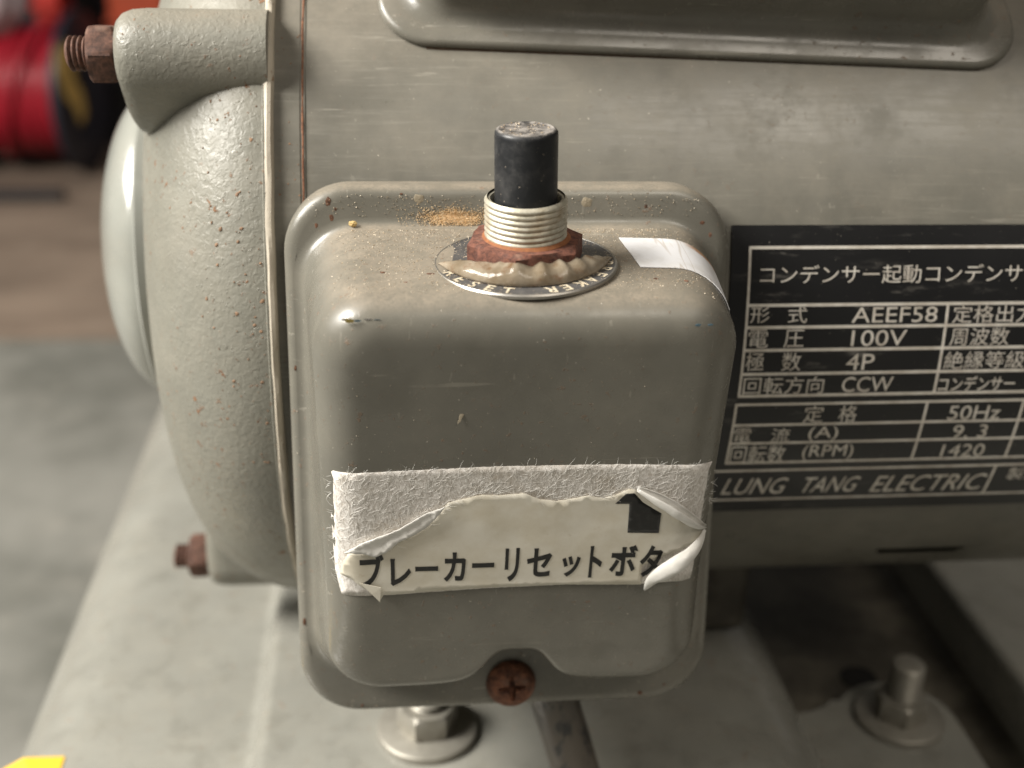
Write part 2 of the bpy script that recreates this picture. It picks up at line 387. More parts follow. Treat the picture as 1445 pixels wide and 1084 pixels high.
# cast end bell
def bellprof(n=26):
    o = [(-44.9, 88.6), (-44.9, 90.2)]
    o += [(-45.5, 90.9), (-46.4, 91.0)]
    for i in range(n+1):
        a_ = PI/2*i/n; o.append((-46.6-29.4*math.sin(a_), 48+42.6*math.cos(a_)))
    return o + [(-76, 20), (-70, 19)]
nn = 160
rings = []
for x, r_ in bellprof():
    rings.append([cyl(x, r_+.25*noise.noise((x*.08, k*.11, 0)), -180+360*k/nn) for k in range(nn)])
bell = obj('end_bell', *loft(rings, True, True, True), M['bell'], motor)
rings = []
nn = 300
for x, r_ in ((-46.2, 90.85), (-45.6, 91.25), (-44.9, 91.1), (-44.5, 90.5), (-44.45, 89.0)):
    rings.append([cyl(x+.16*noise.noise((k*.22, x, 5)), r_+.14*noise.noise((k*.3, 7, x)), -180+360*k/nn) for k in range(nn)])
obj('lip', *loft(rings), M['lip'], bell)
# rust eating through the casting's paint
def spots(name, n_, fx, fa, rad, r0, r1, parent, mat):
    vs = []; fs = []
    for i in range(n_):
        x = fx(); dg = fa(); rs = r0+(r1-r0)*random.random()**2.5; c_ = Vector(cyl(x, rad(x), dg)); up_ = (Vector(cyl(x, rad(x)+1, dg))-c_)
        sl = (rad(x+.2)-rad(x-.2))/.4; nr_ = (up_-Vector((sl, 0, 0))).normalized(); u1 = nr_.orthogonal().normalized(); v1 = nr_.cross(u1); n0 = len(vs); k = 9
        sd = random.uniform(0, 50)
        for q, hh in ((1, -.14), (.62, -.02)):
            for j in range(k):
                a_ = 2*PI*j/k; rr_ = rs*q*(1+.6*noise.noise((math.cos(a_)+sd, math.sin(a_), 0))); vs.append(c_+u1*rr_*math.cos(a_)+v1*rr_*math.sin(a_)*.8+nr_*(hh+.12))
        vs.append(c_+nr_*.11)
        for j in range(k):
            j2 = (j+1) % k; fs += [(n0+j, n0+j2, n0+k+j2, n0+k+j), (n0+k+j, n0+k+j2, n0+2*k)]
    o = obj(name, vs, fs, mat, parent); o['kind'] = 'stuff'; return o
def bell_r(x): return 48+42.6*math.cos(math.asin(max(-1, min(1, (-46.6-x)/29.4)))) if x < -46.6 else 90.9
M['rust_spot'] = rusty('rust_spot', (.14, .085, .05), (.33, .20, .12), .7)
spots('rust_spots', 120, lambda: -47.2-13*random.random()**1.6, lambda: random.choice((random.gauss(14, 7), random.gauss(-6, 10), random.gauss(22, 20))), bell_r, .08, .5, bell, M['rust_spot'])
spots('rust_spots', 70, lambda: random.uniform(-44, -39.6), lambda: random.gauss(20, 26), lambda x: 89.3, .10, .34, bell, M['rust_spot'])
# dome over the shaft end
def ring_prof(pr, mat, name, parent, n=96):
    return obj(name, *loft([[cyl(x, r_, -180+360*k/n) for k in range(n)] for x, r_ in pr], True, True, True), mat, parent)
pr = [(-75, 36), (-79.5, 38.2), (-80, 39.2)] + [(-80-14.6*math.sin(PI/2*i/18)**1.0, 3+36.4*math.cos(PI/2*i/18)) for i in range(19)]
dome = ring_prof(pr, M['dome'], 'shaft_cover', motor)
ring_prof([(-78.2, 38.0), (-78.6, 40.6), (-80.6, 41.0), (-81.2, 40.2), (-80.9, 38.6)], M['dome'], 'rim', dome)
# bolt lugs + tie bolts, three round the bell
RB = 87.4
def lug(ang, first):
    a_ = math.radians(ang)
    c = Vector((0, YC-RB*math.cos(a_), ZC+RB*math.sin(a_)))
    rad = Vector((0, -math.cos(a_), math.sin(a_))); tan = Vector((0, math.sin(a_), math.cos(a_)))
    out = []
    n = 44
    for x, ins in ((-45.4, 0), (-68, 0), (-71, .3), (-72.8, 1.0), (-73.7, 2.0), (-74.1, 3.4)):
        ring = []
        for k in range(n):
            b_ = 2*PI*k/n; q = 8.6-ins + .18*noise.noise((k*.4, x*.1, ang)); cb, sb = math.cos(b_), math.sin(b_)
            d = 0; wd = 1
            if cb < 0: d = 15*(-cb); wd = 1+.55*(-cb)                # spreads where it runs into the bell
            ring.append(c + Vector((x, 0, 0)) + rad*(q*cb - d) + tan*(q*sb*wd))
        out.append(ring)
    v, f = loft(out, True, True, True)
    l = obj('bolt_lug', v, f, M['bell'], motor, sharp=60)
    fr = Frame(c + Vector((-74.1, 0, 0)), tan, rad, (-1, 0, 0))
    b = obj('tie_bolt', *thread(fr, 3.4, .3, 9.2, 1.0, .6, 36), M['rust'], motor)
    obj('nut', *hexnut(Frame(fr(0, 0, 0.02), fr.x*math.cos(.1)+fr.y*math.sin(.1), fr.y*math.cos(.1)-fr.x*math.sin(.1), fr.z), 10.4, 5.2), M['rust'], b)
for i, an in enumerate((41.4, -79.2, 161)): lug(an, i == 0)
# foot bracket
v, f = box_geo(-28, 76, 66, 132, -91.15, -62)
o = obj('foot_bracket', v, f, M['motor_shade'], motor); bevel(o, 3)

# capacitor cover: pressed saddle lying on top of the shell
def rrect(x0, x1, z0, z1, r, nb=16, nc=8, ns=8):
    """rounded rectangle, fixed point count, from bottom left counter-clockwise; returns (x, z, on_bottom)"""
    r = max(r, .05); p_ = []
    def seg(a, b, k): return [(a[0]+(b[0]-a[0])*i/k, a[1]+(b[1]-a[1])*i/k) for i in range(k)]
    def cor(cx, cz, a0): return [(cx+r*math.cos(math.radians(a0+90*i/nc)), cz+r*math.sin(math.radians(a0+90*i/nc))) for i in range(nc)]
    p_ += seg((x0+r, z0), (x1-r, z0), nb) + cor(x1-r, z0+r, -90)
    p_ += seg((x1, z0+r), (x1, z1-r), ns) + cor(x1-r, z1-r, 0)
    p_ += seg((x1-r, z1), (x0+r, z1), nb) + cor(x0+r, z1-r, 90)
    p_ += seg((x0, z1-r), (x0, z0+r), ns) + cor(x0+r, z0+r, 180)
    return p_
ARC = PI*R/180
def sad(x0, x1, d0, d1, r, h): return [cyl(x, R+h, 90+z/ARC - .022*(x-40)*(1 if z < 0 else 0)) for x, z in rrect(x0, x1, (d0-90)*ARC, (90-d0)*ARC, r, 40, 10, 40)]
rings = []
X0, X1, D0 = -24.4, 106.5, 40.9
for ins, h in ((.3, -.6), (0, .3), (0, .9), (.35, 1.5), (1.0, 1.75), (3.2, 1.8), (4.6, 2.1), (5.8, 3.0), (6.6, 4.6), (7.0, 7), (7.6, 16), (8.1, 24), (9.0, 27.5), (11, 30), (14, 31), (24, 31.4), (34, 31.5)):
    rings.append(sad(X0+ins, X1-ins, D0+ins/ARC, 0, max(10.5-ins*.35, 3), h))
obj('capacitor_cover', *loft(rings, True, False, True), M['cover'], motor, sharp=50)
# dark dirt packed along the lower rim of the cover
v = []; f = []
for i in range(121):
    x = -15 + 113*i/120; dg = D0 - .02*(x-40) + .12
    j = .08*noise.noise((x*.3, 0, 2))
    for dd, h in ((.32, -.2), (.30, .30), (-.05, .32+j), (-.22+j, .05), (-.25, -.2)): v.append(cyl(x, R+h, dg+dd))
for i in range(120):
    for k in range(4): f.append((i*5+k, i*5+k+1, (i+1)*5+k+1, (i+1)*5+k))
t = NT('packed_dirt'); M['dirt'] = t.set(t.mix(t.noise(1.2, 5), (.035, .022, .014), (.11, .07, .045)), .95)
obj('dirt_line', v, f, M['dirt'], motor)

# nameplate, rolled to the shell
def sheet(x0, x1, d0, d1, r0, r1, nx, nd, name, mat, parent):
    v = []; f = []
    for rad in (r0, r1):
        for i in range(nx+1):
            for j in range(nd+1): v.append(cyl(x0+(x1-x0)*i/nx, rad, d0+(d1-d0)*j/nd))
    N = (nx+1)*(nd+1)
    for s_ in (0, 1):
        for i in range(nx):
            for j in range(nd):
                q = s_*N+i*(nd+1)+j; f.append((q, q+1, q+nd+2, q+nd+1))
    ed = [i*(nd+1) for i in range(nx+1)] + [nx*(nd+1)+j for j in range(1, nd+1)] + [i*(nd+1)+nd for i in range(nx-1, -1, -1)] + [j for j in range(nd-1, 0, -1)]
    for k in range(len(ed)): a_, b_ = ed[k], ed[(k+1) % len(ed)]; f.append((a_, b_, b_+N, a_+N))
    return obj(name, v, f, mat, parent, sharp=50)
plate = sheet(44.6, 136, -25.3, 18.9, R+.05, R+.55, 12, 36, 'nameplate', M['plate'], motor)
PR0, PR1 = R+.5, R+.63
def hline(x0, x1, d, wd=.40): sheet(x0, x1, d-wd/2, d+wd/2, PR0, PR1, 10, 1, 'rule_line', M['silver'], plate)
def vline(x, d0, d1, wd=.52): sheet(x-wd/2, x+wd/2, d0, d1, PR0, PR1, 1, 8, 'rule_line', M['silver'], plate)
for d in (16.05, 8.65, 5.72, 2.62, -.74, -3.95): hline(48.3, 132, d)
for d in (-5.25, -8.5, -11.55, -15.05): hline(47.9, 132, d, .34)
for d in (-16.55, -22.6): hline(45.6, 132, d, .34)
vline(48.35, -4.1, 16.2); vline(90.2, -3.9, 8.6); vline(48.1, -15.1, -5.2); vline(89.3, -15.0, -5.2); vline(110.6, -15.0, -5.2); vline(109.4, -22.5, -16.6)
PLATE = [('コンデンサー起動コンデンサー', 50.55, 109.51, 11.41, 13.81), ('形', 49.04, 52.99, 6.33, 8.46), ('式', 56.81, 60.79, 6.27, 8.42), ('AEEF58', 70.14, 88.12, 6.22, 8.3), ('定格出力', 91.41, 108.94, 6.06, 8.4), ('電', 49.0, 53.13, 2.99, 5.45), ('圧', 56.39, 60.54, 2.98, 5.4), ('100V', 70.53, 82.21, 3.02, 5.23), ('周波数', 91.48, 104.19, 2.93, 5.4), ('極', 48.93, 52.74, -0.25, 2.36), ('数', 56.46, 60.5, -0.33, 2.3), ('4P', 70.13, 76.04, -0.33, 1.96), ('絶縁等級', 91.06, 108.53, -0.4, 2.11), ('回転方向', 49.0, 66.05, -3.68, -1.14), ('CCW', 69.96, 80.82, -3.57, -1.34), ('コンデンサー', 90.82, 107.52, -3.7, -1.49), ('定', 62.84, 67.15, -8.23, -5.55), ('格', 70.46, 74.41, -8.24, -5.6), ('50Hz', 94.49, 106.05, -8.22, -5.97), ('電', 48.6, 52.35, -11.36, -8.93), ('流', 56.67, 60.7, -11.4, -9.06), ('(A)', 64.74, 71.22, -11.4, -8.9), ('9. 3', 96.65, 104.33, -11.3, -9.1), ('回転数', 48.6, 60.63, -15.2, -11.86), ('(RPM)', 64.39, 75.61, -14.8, -12.0), ('1420', 95.49, 105.22, -14.7, -12.45), ('LUNG', 49.04, 62.67, -21.37, -18.04), ('TANG', 66.41, 78.93, -21.32, -18.12), ('ELECTRIC', 82.87, 108.07, -21.56, -18.17), ('製造', 112.93, 120.96, -19.6, -17.1)]
for s_, x0, x1, d0, d1 in PLATE:
    gv, gf, _ = glyph(s_, .012 if s_[:3] == 'コンデ' and len(s_) < 8 else 0)
    sh = .35 if s_ in ('LUNG', 'TANG', 'ELECTRIC') else 0
    verts = [cyl(x0+(x1-x0)*a_+sh*(b_-.5)*3, R+.64, d0+(d1-d0)*b_) for a_, b_ in gv]
    obj('lettering', verts, gf, M['silver'], plate, smooth=False)

# ================================================================== the breaker box (written in the box's own frame)
bx = bpy.data.objects.new('breaker_box', None); col.objects.link(bx); bx.empty_display_size = .01
bx.rotation_euler = (math.radians(-8.4), 0, 0)
tag(bx, 'grey pressed steel breaker box with black reset button and torn white label', 'breaker box')
def depth(z): return 12+26*(z+42)/80
RF = 7.0
JL, JR, JB, JT = -38.6, 38.6, -44.6, 46.6
FL, FRr, FB, FT = -35.3, 35.3, -42.6, 39.4
def notch(x): return 8.4/(1+(abs(x-.9)/6.9)**4.2)
def outline(tt, ins, rad, nh=1.0):
    L = lambda a_, b_: a_+(b_-a_)*tt
    x0, x1, z0, z1 = L(JL, FL)+ins, L(JR, FRr)-ins, L(JB, FB)+(ins*.38 if ins > 0 else ins), L(JT, FT)-ins
    o = []
    for x, z in rrect(x0, x1, z0, z1, rad, 120, 12, 24):
        if z < z0+8: z += notch(x)*nh*max(0, 1-(z-z0)/8)
        o.append((x, z))
    return o
def low(z): return .38+.62*max(0, min(1, (z+40)/24))
rings = []
W2, H2 = 42.5, 54.5
def flr(ins, y, rad): return [(x, y, z) for x, z in rrect(-W2+ins, W2-ins, -H2+ins, H2-ins, rad, 120, 12, 24)]
rings += [flr(0, 7.5, 12.5), flr(0, 4, 12.5), flr(.05, 2.1, 12.5), flr(.35, 1.15, 12.3), flr(.95, .45, 12), flr(1.7, .1, 11.6), flr(2.5, 0, 11.2)]
for a_ in (0, 22, 45, 68, 90):                                       # concave fillet flange -> wall
    q = math.radians(a_); e = 2.2*(1-math.sin(q)); d = 2.2*(1-math.cos(q))
    rings.append([(x, -d, z) for x, z in outline(0, -e, 10.5+e*.5)])
for s_ in (.15, .35, .55, .75, .9, 1):                               # wall
    ring = []
    for x, z in outline(.8*s_, 0, 10.5): ring.append((x, -(2.2+(max(depth(z)-RF*low(z), 3)-2.2)*s_), z))
    rings.append(ring)
for a_ in range(9, 91, 9):                                          # convex fillet wall -> face
    q = math.radians(a_); ins = RF*(1-math.cos(q)); dr = RF*(1-math.sin(q)); tt = .8+.2*math.sin(q)
    rings.append([(x, -(depth(z)-dr*low(z)), z) for x, z in outline(tt, ins, max(10.5-ins, 4.5))])
last = outline(1, RF, 4.5); cx, cz = 0, -3
for k in (.94, .85, .7, .5, .3, .12):
    rings.append([(cx+(x-cx)*k, -depth(cz+(z-cz)*k), cz+(z-cz)*k) for x, z in last])
v, f = loft(rings, True, False, True)
cover = obj('cover', v, f, M['cover'], bx, sharp=60)
# back box between the cover and the motor
pts = rrect(-39, 39, -50, 50, 11, 4, 8, 4)
def back_y(z): return 30 if z > -20 else 34
obj('back_box', *loft([[(x, 7.2, z) for x, z in pts], [(x, 1.5, z) for x, z in pts], [(x, 28, z) for x, z in pts]][::2], True, True, True), M['frame'], bx)
def surf(x, z, off=0):
    a_ = max(0, min(abs(x)-28.3, 6.4)); return (x, -(depth(z)-(RF-math.sqrt(RF*RF-a_*a_)))-off, z)

# screw in the notch
fr = Frame((.95, -.15, -48.7), (1, 0, 0), (0, 0, 1), (0, -1, 0))
n, mrad = 96, 34
rings = []
for i in range(mrad):
    r_ = 5.2*(1-i/(mrad-1)); ring = []
    for k in range(n):
        a_ = 2*PI*k/n; x, y = r_*math.cos(a_), r_*math.sin(a_)
        h = 2.5*max(0, 1-(r_/5.2)**3.2)**.55 + .12*noise.noise((x, y, 1))
        c, s_ = math.cos(.06), math.sin(.06); u_, v_ = x*c+y*s_, -x*s_+y*c
        for p_, q_ in ((u_, v_), (v_, u_)):
            wd = .62*(1-abs(q_)/3.4)+.18
            if abs(q_) < 2.75 and abs(p_) < wd: h = min(h, .75+.28*abs(q_))
        ring.append(fr(x, y, h))
    rings.append(ring)
obj('screw', *loft([[fr(5.2*math.cos(2*PI*k/n), 5.2*math.sin(2*PI*k/n), -.6) for k in range(n)]]+rings, True, True, False), rusty('rust_screw', (.05, .02, .012), (.26, .105, .055), 1.4), bx, sharp=50)

# reset button group on the sloping top wall
ta = math.radians(10.7); BO = Vector((.6, -19.3, 43.0)); lean = math.radians(1.6)
_x = Vector((math.cos(lean), 0, math.sin(lean))); _z = Vector((0, -math.sin(ta), math.cos(ta))); _z = (_z-_x*_z.dot(_x)).normalized()
bf = Frame(BO, _x, _z.cross(_x), _z)
def lift(fr, h, tilt=0): return Frame(fr(0, 0, h), fr.x, fr.y, fr.z)
disc = obj('dial_disc', *lathe(bf, [(15.4, .1), (15.75, .25), (15.75, .62), (15.45, .75), (15.1, .72), (8, .72)], 96), M['dial'], bx)
obj('rim', *lathe(bf, [(15.35, .60), (15.45, .80), (15.7, .82), (15.9, .55), (15.85, .05), (15.3, .05)], 96, False), M['dial_rim'], disc)
def arctext(word, r0, ht, phi0, phi1, outward):
    gl = [glyph(ch, .02) for ch in word]
    for i, (gv, gf, asp) in enumerate(gl):
        ph = math.radians(phi0+(phi1-phi0)*i/(len(word)-1)); er = Vector((math.cos(ph), math.sin(ph))); et = Vector((math.sin(ph), -math.cos(ph)))
        up, ri = (er, et) if outward else (-er, -et)
        wd = ht*min(asp, .8)
        vs = []
        for a_, b_ in gv:
            q = er*r0 + ri*(a_-.5)*wd + up*(b_-.5)*ht; vs.append(bf(q.x, q.y, .80))
        obj('lettering', vs, gf, M['dial_print'], disc, smooth=False)
arctext('RESET', 13.95, 2.4, 200, 252, False)
arctext('BREAKER', 13.95, 2.4, 350, 281, True)
obj('hex_nut', *hexnut(Frame(bf(0, 0, .8), (math.cos(.26), math.sin(.26)*math.cos(ta), math.sin(.26)*math.sin(ta)), (-math.sin(.26), math.cos(.26)*math.cos(ta), math.cos(.26)*math.sin(ta)), bf.z), 18.4, 4.4), M['rust_red'], bx)
collar = obj('threaded_collar', *thread(bf, 7.1, 4.4, 11.3, .98, .30, 64, False), M['brass'], bx)
obj('collar_mouth', *lathe(lift(bf, 11.6), [(6.72, 0), (6.7, .35), (6.45, .6), (6.1, .55), (5.9, .2), (5.85, -3)], 64, False), M['brass'], collar)
obj('rust_ring', *lathe(lift(bf, 5.0), [(7.75, .15), (7.35, .55), (7.0, .75)], 64, False), M['orange_rust'], collar)
obj('reset_button', *lathe(bf, [(5.3, 6), (5.32, 12), (5.32, 17), (5.3, 22.9), (5.25, 23.4), (5.0, 23.8), (4.6, 23.95), (4.3, 23.8), (2, 23.7)], 64), M['black'], bx)
# remains of the clear plastic skirt, drooping in front of the nut
rings = []
N = 90
for j in range(15):
    u_ = j/14; ring = []
    for i in range(N+1):
        s_ = i/N; ph = math.radians(181+178*s_)
        env = math.sin(PI*s_)**.62
        wv = .65*math.sin(s_*15+1.1)*env + (.25+.55*s_)*math.sin(s_*s_*46)*env + .5*noise.noise((s_*14, 2, 0)) + .35*noise.noise((s_*30, u_*2, 5))*env
        rlo = 15.3 - 2.9*env; rhi = rlo - (3.9+.35*wv)*env
        zt = (3.5+.75*wv)*env
        if .42 < s_ < .60: zt -= .9*math.sin(PI*(s_-.42)/.18)
        bul = math.sin(PI*u_)*(.9+.25*wv)*env
        r_ = rlo+(rhi-rlo)*u_**1.4 + bul*.5; h = .95+zt*u_**.8 + bul*.35
        ring.append(bf(r_*math.cos(ph), r_*math.sin(ph), h))
    rings.append(ring)
o = obj('plastic_skirt', *loft(rings, False), M['skirt'], bx, sharp=80)
md = o.modifiers.new('thick', 'SOLIDIFY'); md.thickness = .14*S

# strip of white tape running from the dial over the right shoulder
v = []; f = []
NX, NY = 26, 8
def topz(y): return 46.6-7.2*(-y/38.0)
from mathutils.bvhtree import BVHTree
tree = BVHTree.FromPolygons([Vector(q.co)/S for q in cover.data.vertices], [tuple(q.vertices) for q in cover.data.polygons])
def tape_pt(s_, w_):
    x = 19.1 + 1.2*w_*(1-s_) + s_*17.4; y = -7.4 - 14.6*w_ - 1.5*s_
    h = tree.ray_cast(Vector((x, y, 80)), Vector((0, 0, -1)))
    if h[0] is None: h = tree.find_nearest(Vector((x, y, 36)))
    return h[0], h[1]
for off in (0, .16):
    for i in range(NX+1):
        for j in range(NY+1):
            q, nr = tape_pt(i/NX, j/NY); nr = nr if nr.z > 0 else -nr
            v.append(q+nr*(.12+off))
N1 = (NX+1)*(NY+1)
for s_ in (0, 1):
    for i in range(NX):
        for j in range(NY): q = s_*N1+i*(NY+1)+j; f.append((q, q+1, q+NY+2, q+NY+1))
ed = [i*(NY+1) for i in range(NX+1)] + [NX*(NY+1)+j for j in range(1, NY+1)] + [i*(NY+1)+NY for i in range(NX-1, -1, -1)] + list(range(NY-1, 0, -1))
for k in range(len(ed)): a_, b_ = ed[k], ed[(k+1) % len(ed)]; f.append((a_, b_, b_+N1, a_+N1))
tag(obj('tape_strip', v, f, M['tape'], bx), 'short strip of white tape over the right shoulder')

# ---- the torn label
BACK = [(-34.04, 7.7), (-33.09, 8.7), (-5.08, 9.58), (17.28, 9.42), (33.9, 8.7), (34.7, 7.6), (34.7, -0.38), (34.7, -7.72), (34.5, -16.0), (33.7, -17.6), (28.02, -17.19), (23.31, -17.51), (9.15, -17.1), (-5.45, -17.34), (-22.49, -18.15), (-32.68, -18.41), (-33.65, -12.7), (-33.82, -1.59)]
FILM = [(-32.74, -13.25), (-32.1, -10.41), (-30.99, -8.38), (-28.69, -7.88), (-24.26, -7.71), (-22.08, -5.57), (-18.54, -3.64), (-15.79, -0.93), (-13.32, 2.21), (-11.09, 2.9), (-7.37, 3.85), (-4.87, 3.62), (0.12, 3.92), (2.71, 2.63), (5.9, 2.07), (8.41, 2.45), (11.53, 3.12), (14.14, 2.43), (16.37, 3.13), (18.55, 4.28), (19.98, 4.09), (23.83, 1.67), (28.84, -2.1), (32.6, -5.31), (34.9, -6.56), (34.6, -9.0), (31.18, -8.92), (26.6, -10.91), (22.84, -13.09), (23.17, -17.51), (19.91, -17.37), (9.14, -16.93), (1.15, -16.94), (-5.46, -17.0), (-17.27, -17.52), (-23.8, -18.09), (-24.97, -18.04), (-25.51, -19.2), (-26.64, -17.3), (-28.93, -15.88), (-30.55, -14.17)]
STRIP = [(-31.75, -8.06), (-28.63, -5.81), (-22.3, -3.04), (-17.29, 0.35), (-13.81, 1.77), (-15.04, -0.19), (-17.28, -2.75), (-19.17, -4.09), (-22.09, -5.72), (-24.27, -7.87), (-26.19, -8.93), (-28.44, -8.04)]
ARROW = [(16.5, 1.2), (18.25, 3.3), (19.73, 3.4), (21.42, 1.36), (25.07, -1.18), (25.12, -5.57), (19.34, -5.27), (19.06, 1.15)]
def dense(poly, step=.6, jit=0):
    o = []
    for i in range(len(poly)):
        a_, b_ = Vector(poly[i]), Vector(poly[(i+1) % len(poly)]); k = max(1, int((b_-a_).length/step))
        for j in range(k):
            q = a_+(b_-a_)*j/k
            if jit: q += Vector((noise.noise((q.x*1.3, q.y*1.3, 0)), noise.noise((q.x*1.3, q.y*1.3, 9))))*jit
            o.append(q)
    return o
def inside(q, poly):
    c = False; n = len(poly)
    for i in range(n):
        a_, b_ = poly[i], poly[i-1]
        if (a_[1] > q[1]) != (b_[1] > q[1]) and q[0] < (b_[0]-a_[0])*(q[1]-a_[1])/(b_[1]-a_[1])+a_[0]: c = not c
    return c
def edgedist(q, poly):
    d = 1e9
    for i in range(len(poly)):
        a_, b_ = Vector(poly[i-1]), Vector(poly[i]); e = b_-a_; t_ = max(0, min(1, (Vector(q)-a_).dot(e)/max(e.length_squared, 1e-9)))
        d = min(d, (a_+e*t_-Vector(q)).length)
    return d
def patch(name, poly, off, mat, parent, step=1.2, jit=0, fn=None, thick=.12):
    bd = dense(poly, step*.5, jit); n = len(bd); pts = list(bd)
    x0 = min(p.x for p in bd); x1 = max(p.x for p in bd); z0 = min(p.y for p in bd); z1 = max(p.y for p in bd)
    x = x0
    while x < x1:
        z = z0
        while z < z1:
            q = (x+random.uniform(-.2, .2), z+random.uniform(-.2, .2))
            if inside(q, bd) and edgedist(q, poly) > step*.4: pts.append(Vector(q))
            z += step
        x += step
    r_ = delaunay_2d_cdt(pts, [], [list(range(n))], 1, 1e-5)
    vs = []
    for p_ in r_[0]:
        e = fn(p_.x, p_.y) if fn else 0
        vs.append(surf(p_.x, p_.y, off+e))
    fs = [tuple(q) for q in r_[2]]
    o = obj(name, vs, fs, mat, parent, sharp=80)
    md = o.modifiers.new('thick', 'SOLIDIFY'); md.thickness = thick*S; md.offset = 0
    return o
label = patch('label', BACK, .16, M['backing'], bx, 1.4, .12, lambda x, z: .05*noise.noise((x*.7, z*.7, 0)))
tag(label, 'white paper label with its printed film torn and curled')
def filmlift(x, z):
    up = max(0, 1-abs(edgedist((x, z), FILM))/1.1)
    return .10*up*up + .12*noise.noise((x*.13, z*.13, 3)) + (.5*max(0, -26-x)*.12 if z < -9 else 0)
film = patch('printed_film', FILM, .42, M['film'], label, 1.0, .10, filmlift)
patch('folded_edge', STRIP, .72, M['curl'], label, .7, .1, lambda x, z: .5*max(0, 1-edgedist((x, z), STRIP)/1.4)+.2*noise.noise((x, z, 0)))
def flat_print(name, vs2, fs, off):
    def h(x, z): return off + filmlift(x, z)
    return obj(name, [surf(x, z, h(x, z)) for x, z in vs2], fs, M['ink'], label, smooth=False)
r_ = delaunay_2d_cdt([Vector(q) for q in ARROW], [], [list(range(len(ARROW)))], 1, 1e-5)
patch('arrow_print', ARROW, .50, M['ink'], label, .8, .04, lambda x, z: filmlift(x, z)+.03, .04)
GLYPH = [('ブ', -29.07, -24.73, -16.11, -8.26), ('レ', -23.58, -19.85, -15.99, -9.74), ('ー', -19.08, -14.95, -12.76, -11.65), ('カ', -13.92, -9.91, -15.39, -8.65), ('ー', -8.75, -4.71, -12.34, -11.22), ('リ', -2.76, -0.14, -15.82, -8.06), ('セ', 1.27, 5.87, -14.85, -8.25), ('ッ', 7.78, 11.22, -15.09, -10.26), ('ト', 12.86, 15.25, -15.45, -8.14), ('ボ', 16.69, 21.76, -15.32, -8.16), ('タ', 22.31, 26.47, -15.7, -8.35)]
for g_, x0, x1, z0, z1 in GLYPH:
    gv, gf, _ = glyph(g_, .03)
    vs2 = [(x0+(x1-x0)*a_, z0+(z1-z0)*b_) for a_, b_ in gv]
    if g_ == 'タ':        # its right half is hidden under the curl
        pass
    flat_print('lettering', vs2, gf, .56)
def curl(name, path, radii, start, sweep, mat):
    P = smoothpath([Vector((*q, 0)) for q in path], 8); rings = []
    nP = len(P)
    for i, q in enumerate(P):
        d = (P[min(i+1, nP-1)]-P[max(i-1, 0)]).normalized(); nrm = Vector((-d.y, d.x, 0)); s_ = i/(nP-1)
        kk = s_*(len(radii)-1); r0 = radii[int(kk)]+(radii[min(int(kk)+1, len(radii)-1)]-radii[int(kk)])*(kk-int(kk))
        ring = []
        for k in range(19):
            a_ = math.radians(start+sweep*k/18); rr_ = r0*(1-.12*k/18)*(1+.08*noise.noise((q.x*.5, q.y*.5, k*.3)))
            x = q.x+nrm.x*rr_*math.cos(a_); z = q.y+nrm.y*rr_*math.cos(a_)
            b_ = surf(q.x, q.y); ring.append((x, b_[1]-.55-r0-rr_*math.sin(a_), z))
        rings.append(ring)
    o = obj(name, *loft(rings, False), mat, label, sharp=80)
    md = o.modifiers.new('thick', 'SOLIDIFY'); md.thickness = .1*S
curl('curled_edge', [(20.2, 4.6), (24.9, 2.0), (29.6, -1.4), (34.9, -6.2)], [.6, 1.3, 1.6, 1.4, .5], 80, 235, M['curl'])
curl('curled_edge', [(23.9, -18.9), (24.9, -15.2), (28.2, -11.9), (31.6, -9.6), (35.0, -7.0)], [.1, 1.1, 1.9, 2.1, 1.7, 1.2, .3], 25, 190, M['curl'])
# torn points of film
def flap(pts, mt='curl'):
    vs = [surf(x, z, o_) for x, z, o_ in pts]
    o = obj('torn_tip', vs, [tuple(range(len(vs)))], M[mt], label, smooth=False)
    md = o.modifiers.new('thick', 'SOLIDIFY'); md.thickness = .1*S
flap([(-29.2, -14.9, .9), (-25.4, -16.0, 1.1), (-25.6, -19.3, 1.3), (-27.0, -17.5, 1.2)], 'film')
# loose paper fibres along the torn edges
vs = []; fs = []
def fibre(x, z, ang, ln, lift_, wd=.055):
    n0 = len(vs); bend = random.uniform(-1.2, 1.2); px, pz, a_ = x, z, ang
    for k in range(5):
        s_ = k/4; w_ = wd*(1-.7*s_); nx, nz = -math.sin(a_)*w_, math.cos(a_)*w_; o_ = .22+lift_*math.sin(PI*s_*.6)
        vs.append(surf(px+nx, pz+nz, o_)); vs.append(surf(px-nx, pz-nz, o_+.03))
        px += math.cos(a_)*ln/4; pz += math.sin(a_)*ln/4; a_ += bend/4
    for k in range(4): fs.append((n0+2*k, n0+2*k+1, n0+2*k+3, n0+2*k+2))
for i in range(34):
    u_ = random.random(); z = 8.2-26*u_; fibre(-33.95+.9*max(0, u_-.6)+random.uniform(0, .5), z, PI+random.uniform(-.9, .9), random.uniform(.5, 2.2), random.uniform(.1, .8))
for i in range(1700):
    x = random.uniform(-33, 34); z = random.uniform(-8, 9)
    if inside((x, z), BACK) and not inside((x, z), FILM): fibre(x, z, random.gauss(1.2, .7), random.uniform(.8, 2.6), random.uniform(.02, .14), .022)
tear = FILM[4:25]
for i in range(170):
    k = random.randrange(len(tear)-1); u_ = random.random(); x = tear[k][0]+(tear[k+1][0]-tear[k][0])*u_; z = tear[k][1]+(tear[k+1][1]-tear[k][1])*u_
    fibre(x, z+random.uniform(-.2, .7), random.gauss(.3, .9), random.uniform(.7, 2.4), random.uniform(.15, .6), .032)
for i in range(12): fibre(random.uniform(-33, 33), 8.9, random.gauss(1.5, .5), random.uniform(.3, .8), .2, .04)
